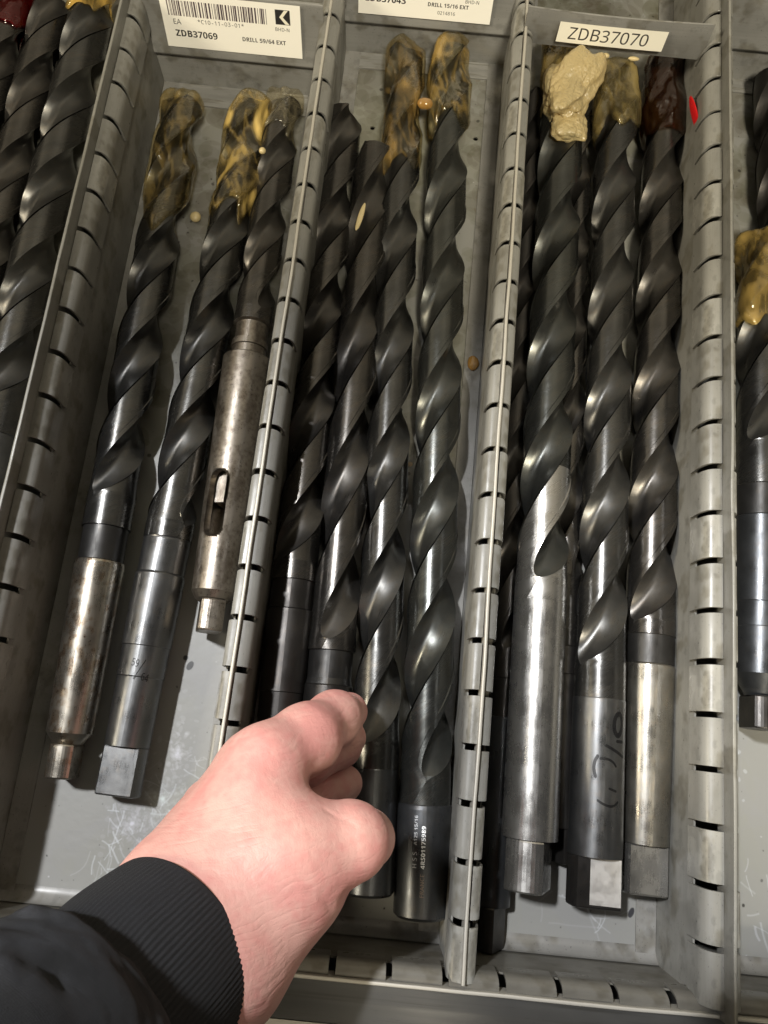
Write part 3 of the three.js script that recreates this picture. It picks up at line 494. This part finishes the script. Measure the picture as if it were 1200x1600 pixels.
// taper sleeve round the shank of drill c: an open slot shows the tang inside
{
  const g = new THREE.Group(), s = 'sleeve';
  const ring = (pts) => lathe(pts, 64);
  const N = 64, slotHalf = 0.34, geoms = [];
  const R = (q) => lerp(10.6, 12.5, clamp((q - 18) / 120));
  const inSlot = (a, q) => { const ac = -0.30, dx = (a - ac) * R(q), s0 = 43, s1 = 76, r = 5.2; const qq = clamp(q, s0 + r, s1 - r); return Math.hypot(dx, q - qq) - r; };
  const p = [], uv = [], ix = []; const NA = 120, NQ = 124, q0 = 18, q1 = 139;
  const put = (a, q, off) => { const r = R(q) + off; p.push(r * Math.sin(a) * MM, r * Math.cos(a) * MM, -q * MM); uv.push(a * 12 / 40, q / 40); };
  const snap = (a, q) => { const d = inSlot(a, q); if (Math.abs(d) < 0.55) { const e = 0.01, gx = (inSlot(a + e / R(q), q) - inSlot(a - e / R(q), q)) / (2 * e), gy = (inSlot(a, q + e) - inSlot(a, q - e)) / (2 * e), l = Math.hypot(gx, gy) || 1; return [a - gx / l * d / R(q), q - gy / l * d]; } return [a, q]; };
  for (const off of [0, -3.2]) for (let i = 0; i <= NQ; i++) for (let j = 0; j <= NA; j++) { const [a, q] = snap(j / NA * 2 * Math.PI - Math.PI, lerp(q0, q1, i / NQ)); put(a, q, off); }
  const base = (NQ + 1) * (NA + 1), keep = [];
  for (let i = 0; i < NQ; i++) for (let j = 0; j < NA; j++) {
    const a = (j + 0.5) / NA * 2 * Math.PI - Math.PI, q = lerp(q0, q1, (i + 0.5) / NQ); keep[i * NA + j] = inSlot(a, q) > 0;
    if (!keep[i * NA + j]) continue;
    const A = i * (NA + 1) + j, B = A + 1, C = A + NA + 1, E = C + 1; ix.push(A, C, B, B, C, E); ix.push(base + A, base + B, base + C, base + B, base + E, base + C);
  }
  for (let i = 1; i < NQ - 1; i++) for (let j = 1; j < NA - 1; j++) { if (keep[i * NA + j]) continue; const A = i * (NA + 1) + j, B = A + 1, C = A + NA + 1, E = C + 1;
    for (const [di, dj, m, n] of [[-1, 0, A, B], [1, 0, E, C], [0, -1, C, A], [0, 1, B, E]]) if (keep[(i + di) * NA + j + dj]) ix.push(m, n, base + m, n, base + n, base + m); }
  const geo = new THREE.BufferGeometry(); geo.setAttribute('position', new THREE.Float32BufferAttribute(p, 3)); geo.setAttribute('uv', new THREE.Float32BufferAttribute(uv, 2)); geo.setIndex(ix); geo.computeVertexNormals();
  const sl = part('taper_sleeve', geo, M.rusty, D.c, 'rusty steel taper sleeve with an oval slot');
  part('sleeve_mouth', lathe([[139.4, 8.9], [139.7, 11.8], [138.9, 12.5]]), M.rusty, sl);
  part('sleeve_end', lathe([[18, 10.6], [14.5, 8.6], [13, 6.4]]), M.rusty, sl);
  part('sleeve_tang', tangGeometry(9.2, 11, 0, 14, 74 * Math.PI / 180), M.rusty, sl);
  part('inner_tang', box(5.6, 12, 30, -1.6, 0, -76).rotateZ(0.3), M.rusty, D.c);
}
// pale wax lump on the tip of drill j
function blob(name, mat, parent, pos, rad, sd, amp, det = 5) {
  const g = new THREE.IcosahedronGeometry(1, det * 6), p = g.attributes.position, v = V(0, 0, 0);
  for (let i = 0; i < p.count; i++) { v.fromBufferAttribute(p, i); const n = 1 + amp * fbm(v.x * 1.3 + sd, v.y * 1.3, v.z * 1.3, 2) + amp * 0.3 * Math.abs(fbm(v.x * 2.6 + sd, v.y * 2.6, v.z * 2.6, 3)); p.setXYZ(i, v.x * n * rad[0] * MM, v.y * n * rad[1] * MM, v.z * n * rad[2] * MM); }
  const q = mergeVerts(g); q.computeVertexNormals();
  const m = part(name, q, mat, parent); m.position.set(pos[0] * MM, pos[1] * MM, pos[2] * MM); return m;
}
function mergeVerts(g) {
  const p = g.attributes.position, map = new Map(), idx = [], np = [], uv = [];
  for (let i = 0; i < p.count; i++) { const k = [p.getX(i), p.getY(i), p.getZ(i)].map((x) => Math.round(x * 1e6)).join(); if (!map.has(k)) { map.set(k, np.length / 3); np.push(p.getX(i), p.getY(i), p.getZ(i)); uv.push(p.getX(i) * 40, p.getZ(i) * 40); } idx.push(map.get(k)); }
  const q = new THREE.BufferGeometry(); q.setAttribute('position', new THREE.Float32BufferAttribute(np, 3)); q.setAttribute('uv', new THREE.Float32BufferAttribute(uv, 2)); q.setIndex(idx); return q;
}
const paleWax = new THREE.MeshPhysicalMaterial({ color: new THREE.Color().setRGB(0.70, 0.57, 0.29), transmission: 0.5, thickness: 0, roughness: 0.36, clearcoat: 0.8, clearcoatRoughness: 0.2, bumpMap: tex(T.peel, 0.5), bumpScale: 0.0008 });
blob('wax_lump', paleWax, D.j, [1.5, 16, -405], [13, 9, 20], 17, 0.7).rotation.set(0.1, -0.3, 0.15);
blob('wax_lump', paleWax, D.j, [2, 11, -386], [10, 5, 10], 9, 0.5);
blob('wax_lump', paleWax, D.j, [-7, 12, -409], [7, 6, 15], 29, 0.5);

// ---------------------------------------------------------------- crumbs and chips
const waxBit = new THREE.MeshPhysicalMaterial({ color: new THREE.Color().setRGB(0.62, 0.50, 0.26), roughness: 0.35, clearcoat: 0.5 });
const amber = new THREE.MeshPhysicalMaterial({ color: new THREE.Color().setRGB(0.30, 0.16, 0.04), roughness: 0.12, clearcoat: 1 });
const bit = (name, label, cat, mat, pos, rad, sd, rot = 0, amp = 0.15) => { const m = blob(numbered(name), mat, null, pos, rad, sd, amp, 1); m.rotation.y = rot; return tag(m, label, cat); };
bit('wax_pellet', 'round tan wax pellet on the floor between the two left drills', 'wax pellet', waxBit, [-122.2, 2.4, -267.2], [3.1, 2.4, 3.1], 1, 0, 0.03);
bit('wax_pellet', 'small pale wax pellet stuck beside the tip above the rusty sleeve', 'wax pellet', waxBit, [-85.5, 25, -297], [1.9, 1.7, 1.9], 2, 0, 0.03);
bit('wax_flake', 'long thin yellow wax flake lying in a drill flute', 'wax flake', waxBit, [-28.3, 20.5, -264.5], [1.5, 0.8, 9], 3, -0.16);
bit('resin_drop', 'glossy amber resin drop on the floor beside the third partition', 'resin drop', amber, [40.2, 1.2, -194.1], [3.2, 1.8, 4.4], 4);
bit('wax_crumb', 'pale wax crumb on the lower edge of the ZDB37070 plate, left of two', 'wax crumb', waxBit, [97.3, 40.5, -368.6], [2.2, 1.2, 1.5], 5);
bit('wax_crumb', 'pale wax crumb on the lower edge of the ZDB37070 plate, right of two', 'wax crumb', waxBit, [113, 40.5, -368.4], [3, 1.1, 1.2], 6);
bit('wax_crumb', 'brown wax crumb hanging between the two amber tips of the middle compartment', 'wax crumb', amber, [0.5, 21, -343], [4.5, 3, 3.4], 7);
bit('paint_chip', 'bright red leaf-shaped paint chip on the right partition', 'paint chip', new THREE.MeshPhysicalMaterial({ color: new THREE.Color().setRGB(0.62, 0.008, 0.012), roughness: 0.4 }), [146.9, 38.6, -337.2], [0.5, 3.2, 11.5], 8, 0.2, 0.06);

// ---------------------------------------------------------------- hand and sleeve
function surfaceNets(sdf, lo, hi, h) {          // mm
  const n = [0, 1, 2].map((k) => Math.ceil((hi[k] - lo[k]) / h) + 1), F = new Float32Array(n[0] * n[1] * n[2]), at = (i, j, k) => (k * n[1] + j) * n[0] + i;
  const B = 6;
  for (let K = 0; K < n[2]; K += B) for (let J = 0; J < n[1]; J += B) for (let I = 0; I < n[0]; I += B) {
    const c = sdf(lo[0] + (I + 2.5) * h, lo[1] + (J + 2.5) * h, lo[2] + (K + 2.5) * h), far = Math.abs(c) > B * h * 1.3;
    for (let k = K; k < Math.min(n[2], K + B); k++) for (let j = J; j < Math.min(n[1], J + B); j++) for (let i = I; i < Math.min(n[0], I + B); i++) F[at(i, j, k)] = far ? c : sdf(lo[0] + i * h, lo[1] + j * h, lo[2] + k * h);
  }
  const id = new Int32Array(F.length).fill(-1), P = [], ix = [];
  const E = [[0, 1], [2, 3], [4, 5], [6, 7], [0, 2], [1, 3], [4, 6], [5, 7], [0, 4], [1, 5], [2, 6], [3, 7]];
  for (let k = 0; k < n[2] - 1; k++) for (let j = 0; j < n[1] - 1; j++) for (let i = 0; i < n[0] - 1; i++) {
    const f = []; let neg = 0; for (let c = 0; c < 8; c++) { const v = F[at(i + (c & 1), j + ((c >> 1) & 1), k + (c >> 2))]; f.push(v); if (v < 0) neg++; }
    if (neg === 0 || neg === 8) continue;
    let x = 0, y = 0, z = 0, m = 0;
    for (const [a, b] of E) if ((f[a] < 0) !== (f[b] < 0)) { const t = f[a] / (f[a] - f[b]); x += lerp(a & 1, b & 1, t); y += lerp((a >> 1) & 1, (b >> 1) & 1, t); z += lerp(a >> 2, b >> 2, t); m++; }
    id[at(i, j, k)] = P.length / 3; P.push(lo[0] + (i + x / m) * h, lo[1] + (j + y / m) * h, lo[2] + (k + z / m) * h);
  }
  const quad = (a, b, c, d, s) => { if (a < 0 || b < 0 || c < 0 || d < 0) return; if (s) ix.push(a, b, c, a, c, d); else ix.push(a, c, b, a, d, c); };
  for (let k = 1; k < n[2] - 1; k++) for (let j = 1; j < n[1] - 1; j++) for (let i = 1; i < n[0] - 1; i++) {
    const v = F[at(i, j, k)] < 0;
    if (v !== (F[at(i + 1, j, k)] < 0)) quad(id[at(i, j, k)], id[at(i, j - 1, k)], id[at(i, j - 1, k - 1)], id[at(i, j, k - 1)], !v);
    if (v !== (F[at(i, j + 1, k)] < 0)) quad(id[at(i, j, k)], id[at(i, j, k - 1)], id[at(i - 1, j, k - 1)], id[at(i - 1, j, k)], !v);
    if (v !== (F[at(i, j, k + 1)] < 0)) quad(id[at(i, j, k)], id[at(i - 1, j, k)], id[at(i - 1, j - 1, k)], id[at(i, j - 1, k)], !v);
  }
  return { P, ix };
}
const cap = (A, B, ra, rb) => { const d = [B[0] - A[0], B[1] - A[1], B[2] - A[2]], l2 = d[0] ** 2 + d[1] ** 2 + d[2] ** 2; return (x, y, z) => { const px = x - A[0], py = y - A[1], pz = z - A[2], t = clamp((px * d[0] + py * d[1] + pz * d[2]) / l2); return Math.hypot(px - t * d[0], py - t * d[1], pz - t * d[2]) - lerp(ra, rb, t); }; };
const smin = (a, b, k) => { const h = Math.max(k - Math.abs(a - b), 0) / k; return Math.min(a, b) - h * h * k * 0.25; };
const chain = (pts, k) => { const cs = []; for (let i = 0; i + 1 < pts.length; i++) cs.push(cap(pts[i].slice(0, 3), pts[i + 1].slice(0, 3), pts[i][3], pts[i + 1][3])); return (x, y, z) => { let d = cs[0](x, y, z); for (let i = 1; i < cs.length; i++) d = smin(d, cs[i](x, y, z), k); return d; }; };
{
  const person = thing('person', 'bare left hand in a black sweater cuff reaching down for a drill bit', 'person');
  const palm = [
    cap([-62, 116, 70], [-57, 104, 59.1], 15, 15.5), cap([-60, 134, 78], [-46.4, 110, 67.9], 22, 21), cap([-48, 128, 90], [-36.7, 106, 79.2], 17, 16),
    cap([-40, 112, 67.7], [-32.1, 92, 14.8], 17, 12.2), cap([-47.1, 108, 65.7], [-39.3, 80, 17.8], 17, 12.2), cap([-54.6, 100, 62.5], [-46.2, 68, 26.9], 16, 11.6), cap([-58.4, 97, 60.6], [-57.1, 55, 36], 14.5, 10.5),
    cap([-34.5, 105, 72], [-19.5, 100, 52.4], 18.5, 17), cap([-30.8, 96, 30.3], [-24.6, 102, 42.1], 13.5, 16.5),
  ];
  const thumb = chain([[-19.5, 100, 52.4, 16.5], [-15, 101, 42.6, 16.5], [-0.5, 98, 37.2, 12.2], [5, 78, 38.5, 10.8]], 5), bump = cap([-8.5, 97, 51], [-9.5, 97, 50.6], 8.4, 8.4);
  const index = chain([[-32.1, 92, 14.8, 12.2], [-20.8, 78, 6.4, 12.2], [-11.6, 56, -2.6, 9.9], [-6.4, 40, -6.0, 8.0]], 6);
  const middle = chain([[-39.3, 80, 17.8, 11.5], [-20.7, 62, 13.8, 10], [-8.8, 46, 7.9, 9], [-5.8, 37.5, 5, 7.8]], 3);
  const ring = chain([[-46.2, 68, 26.9, 11], [-19.2, 50, 28.8, 9.6], [-11, 40, 25.6, 8.7], [-5.2, 34, 23.5, 7.8]], 3);
  const little = chain([[-57.1, 55, 36, 10], [-32.1, 40, 37, 8.2], [-22, 32, 36.5, 7.2]], 3);
  const line = (...p) => { const cs = []; for (let i = 0; i + 1 < p.length; i++) cs.push(cap(p[i], p[i + 1], 0, 0)); return (x, y, z) => Math.min(...cs.map((c) => c(x, y, z))); };
  const folds = [
    [line(...[[-11.4, 66.0, -5.3], [-10.8, 58.0, 0.7], [-11.5, 50.0, 8.4]]), 1.2, 0.5],
    [line(...[[-28.1, 96.0, 7.4], [-22.4, 92.0, 12.8], [-17.8, 88.0, 18.4], [-15.5, 84.0, 24.6]]), 1.5, 0.7],
    [line(...[[-23.0, 92.0, 7.4], [-19.9, 86.0, 13.9], [-18.5, 84.0, 19.4]]), 1.2, 0.5],
    [line(...[[-26.6, 88.0, 0.7], [-21.9, 86.0, 5.2]]), 1.0, 0.3],
    [line(...[[-1.4, 110.0, 57.5], [-7.9, 116.0, 51.4], [-11.9, 118.0, 49.9]]), 1.5, 0.5],
    [line(...[[5.9, 98.0, 52.7], [3.5, 100.0, 54.2], [1.2, 108.0, 53.1]]), 2.2, 2.6],
    [line(...[[-10.0, 108.0, 27.8], [-4.6, 110.0, 28.4], [0.9, 110.0, 30.8]]), 1.0, 0.25]];
  const sdf = (x, y, z) => {
    let d = palm[0](x, y, z); for (let i = 1; i < palm.length; i++) d = smin(d, palm[i](x, y, z), 13);
    d = smin(d, thumb(x, y, z), 8); d = smin(d, bump(x, y, z), 2.5);
    d = smin(d, index(x, y, z), 5);
    const f = Math.min(middle(x, y, z), ring(x, y, z), little(x, y, z)); d = smin(d, f, 1.4);
    if (Math.abs(d) < 3) for (const [g, w, a] of folds) { const q = g(x, y, z); if (q < w * 3) d += a * Math.exp(-(q * q) / (w * w)); }
    return d + 0.35 * fbm(x * 0.09, y * 0.09, z * 0.09, 2);
  };
  const { P, ix } = surfaceNets(sdf, [-86, 18, -20], [32, 160, 112], 0.9);
  const g = new THREE.BufferGeometry(), nor = [], uv = [], col = [], e = 0.6;
  for (let i = 0; i < P.length; i += 3) {
    const [x, y, z] = [P[i], P[i + 1], P[i + 2]], nx = sdf(x + e, y, z) - sdf(x - e, y, z), ny = sdf(x, y + e, z) - sdf(x, y - e, z), nz = sdf(x, y, z + e) - sdf(x, y, z - e), l = Math.hypot(nx, ny, nz) || 1;
    nor.push(nx / l, ny / l, nz / l);
    const ax = -0.35 * x + 0.94 * -z, ay = 0.94 * x - 0.35 * z; uv.push(ax / 130, (ay - y * 0.5) / 130);
    const n = fbm(x * 0.06, y * 0.06, z * 0.06, 3), n2 = fbm(x * 0.35, y * 0.35, z * 0.35, 3), n3 = fbm(x * 0.9, y * 0.9, z * 0.9, 2), r = clamp(0.45 + n * 1.5 + n2 * 0.9 + n3 * 0.35);
    col.push(lerp(0.69, 0.66, r), lerp(0.385, 0.30, r), lerp(0.335, 0.27, r));
  }
  g.setAttribute('position', new THREE.Float32BufferAttribute(P.map((v) => v * MM), 3)); g.setAttribute('normal', new THREE.Float32BufferAttribute(nor, 3)); g.setAttribute('uv', new THREE.Float32BufferAttribute(uv, 2)); g.setAttribute('color', new THREE.Float32BufferAttribute(col, 3)); g.setIndex(ix);
  { // orientation check
    const a = ix[0] * 3, b = ix[1] * 3, c = ix[2] * 3, A = V(P[a], P[a + 1], P[a + 2]), n = V(P[b], P[b + 1], P[b + 2]).sub(A).cross(V(P[c], P[c + 1], P[c + 2]).sub(A));
    if (n.dot(V(nor[a], nor[a + 1], nor[a + 2])) < 0) { const q = g.index.array; for (let i = 0; i < q.length; i += 3) { const t = q[i]; q[i] = q[i + 1]; q[i + 1] = t; } }
  }
  part('hand', g, new THREE.MeshPhysicalMaterial({ vertexColors: true, roughness: 0.5, specularIntensity: 0.7, bumpMap: T.skin, bumpScale: 0.0003, sheen: 0.15, sheenColor: new THREE.Color(1, 0.6, 0.5), sheenRoughness: 0.5 }), person);
  // sleeve: rings along a bent centre line
  const S0 = V(-49.2, 112.5, 68.8), S1 = V(-61, 137, 81), S2 = V(-72, 168, 92), S3 = V(-92, 205, 112);
  const curve = new THREE.CatmullRomCurve3([S0, S1, S2, S3]), side = V(0.66, 0.12, 0.74).normalize();
  const cloth = new THREE.MeshPhysicalMaterial({ color: new THREE.Color().setRGB(0.015, 0.016, 0.019), roughness: 0.95, sheen: 0.4, sheenColor: new THREE.Color(0.25, 0.26, 0.3), sheenRoughness: 0.6, bumpMap: T.knit, bumpScale: 0.0007 });
  const tube = (t0, t1, nu, nv, rad) => grid(nu, nv, (i, j) => {
    const u = i / nu, t = lerp(t0, t1, u), c = curve.getPoint(clamp(t)), tan = curve.getTangent(clamp(t)), b = side.clone().addScaledVector(tan, -side.dot(tan)).normalize(), n = tan.clone().cross(b), a = j / nv * Math.PI * 2, [ra, rb] = rad(u, a);
    return [c.x + b.x * ra * Math.cos(a) + n.x * rb * Math.sin(a), c.y + b.y * ra * Math.cos(a) + n.y * rb * Math.sin(a), c.z + b.z * ra * Math.cos(a) + n.z * rb * Math.sin(a), a * 3, u * 2];
  });
  const NR = 118;
  const sleeve = part('sweater_sleeve', tube(0.42, 1, 40, 120, (u, a) => { const f = sstep(0, 0.12, u), w = 1.5 * fbm(Math.cos(a) * 2.2, Math.sin(a) * 2.2, u * 11, 4); return [lerp(29.5, 36, f) + u * 9 + 2.2 * w, lerp(26, 31, f) + u * 8 + 2.2 * w]; }), cloth, person);
  part('ribbed_cuff', tube(-0.0, 0.47, 60, NR * 8, (u, a) => {
    const rib = (0.09 + 0.03 * fbm(a * 5, u * 4, 3, 2)) * Math.cos(a * NR + 1.2 * fbm(Math.cos(a) * 3, Math.sin(a) * 3, u * 5, 2)) * sstep(0.03, 0.12, u), lipR = u < 0.04 ? -2.4 * (1 - u / 0.04) ** 2 : 0, fold = 0.6 * fbm(Math.cos(a) * 1.5, Math.sin(a) * 1.5, u * 3, 2), bulge = 1.4 * Math.sin(Math.PI * clamp(u)) ;
    return [29.2 + rib + lipR + fold + bulge, 25.6 + rib + lipR + fold + bulge];
  }), cloth, sleeve);
}

// ---------------------------------------------------------------- outside the frame: what shades the drawer
{
  const m = new THREE.MeshPhysicalMaterial({ color: new THREE.Color().setRGB(0.45, 0.435, 0.40), roughness: 0.55 });
  const g = thing('tool_cabinet', 'grey steel cabinet whose closed drawers stand above the open one', 'cabinet');
  part('cabinet_body', new THREE.BoxGeometry(2.4, 1.36, 0.5).translate(0, 0.76, -0.73), m, g);
  const grip = chain([[118, 322, 175, 38], [92, 345, 120, 30], [70, 352, 82, 26]], 20), fingers = [0, 1, 2, 3].map((k) => chain([[66, 352 + k, 60 + k * 18, 11], [30, 385, 66 + k * 17, 9], [-22, 368, 66 + k * 17, 8.5], [-26, 350, 64 + k * 17, 8]], 4));
  const hs = (x, y, z) => { let d = grip(x, y, z); for (const f of fingers) d = smin(d, f(x, y, z), 5); return d; };
  const { P, ix } = surfaceNets(hs, [-50, 270, 40], [165, 410, 225], 4), hg = new THREE.BufferGeometry();
  hg.setAttribute('position', new THREE.Float32BufferAttribute(P.map((v) => v * MM), 3)); hg.setIndex(ix); hg.computeVertexNormals();
  part('hand', hg, new THREE.MeshPhysicalMaterial({ color: new THREE.Color().setRGB(0.62, 0.34, 0.27), roughness: 0.5 }), scene.getObjectByName('person'));
  const torso = chain([[60, 60, 640, 150], [40, 420, 560, 165], [30, 760, 500, 150]], 60), head = chain([[30, 880, 430, 75], [10, 760, 250, 100]], 40), sh = chain([[-190, 760, 480, 75], [-170, 480, 420, 55], [-92, 205, 118, 42]], 40), sh2 = chain([[250, 760, 480, 75], [270, 480, 430, 55], [118, 322, 175, 42]], 40);
  const bs = (x, y, z) => smin(smin(smin(torso(x, y, z), head(x, y, z), 40), sh(x, y, z), 50), sh2(x, y, z), 50);
  const body = surfaceNets((x, y, z) => Math.max(bs(x, y, z), 190 - z + Math.min(0, (y - 205) * 0)), [-290, -100, 110], [370, 1160, 830], 22), bg = new THREE.BufferGeometry();
  bg.setAttribute('position', new THREE.Float32BufferAttribute(body.P.map((v) => v * MM), 3)); bg.setIndex(body.ix); bg.computeVertexNormals();
  part('sweater', bg, new THREE.MeshPhysicalMaterial({ color: new THREE.Color().setRGB(0.03, 0.031, 0.036), roughness: 0.95 }), scene.getObjectByName('person'));
  const ph = thing('mobile_phone', 'black mobile phone held just above the drawer', 'phone');
  ph.quaternion.copy(camera.quaternion); ph.position.copy(camera.position);
  part('phone_body', new RoundedBoxGeometry(0.075, 0.155, 0.008, 4, 0.004).translate(0.022, -0.052, 0.009), new THREE.MeshPhysicalMaterial({ color: 0x101012, roughness: 0.3 }), ph);
}

renderer.render(scene, camera);
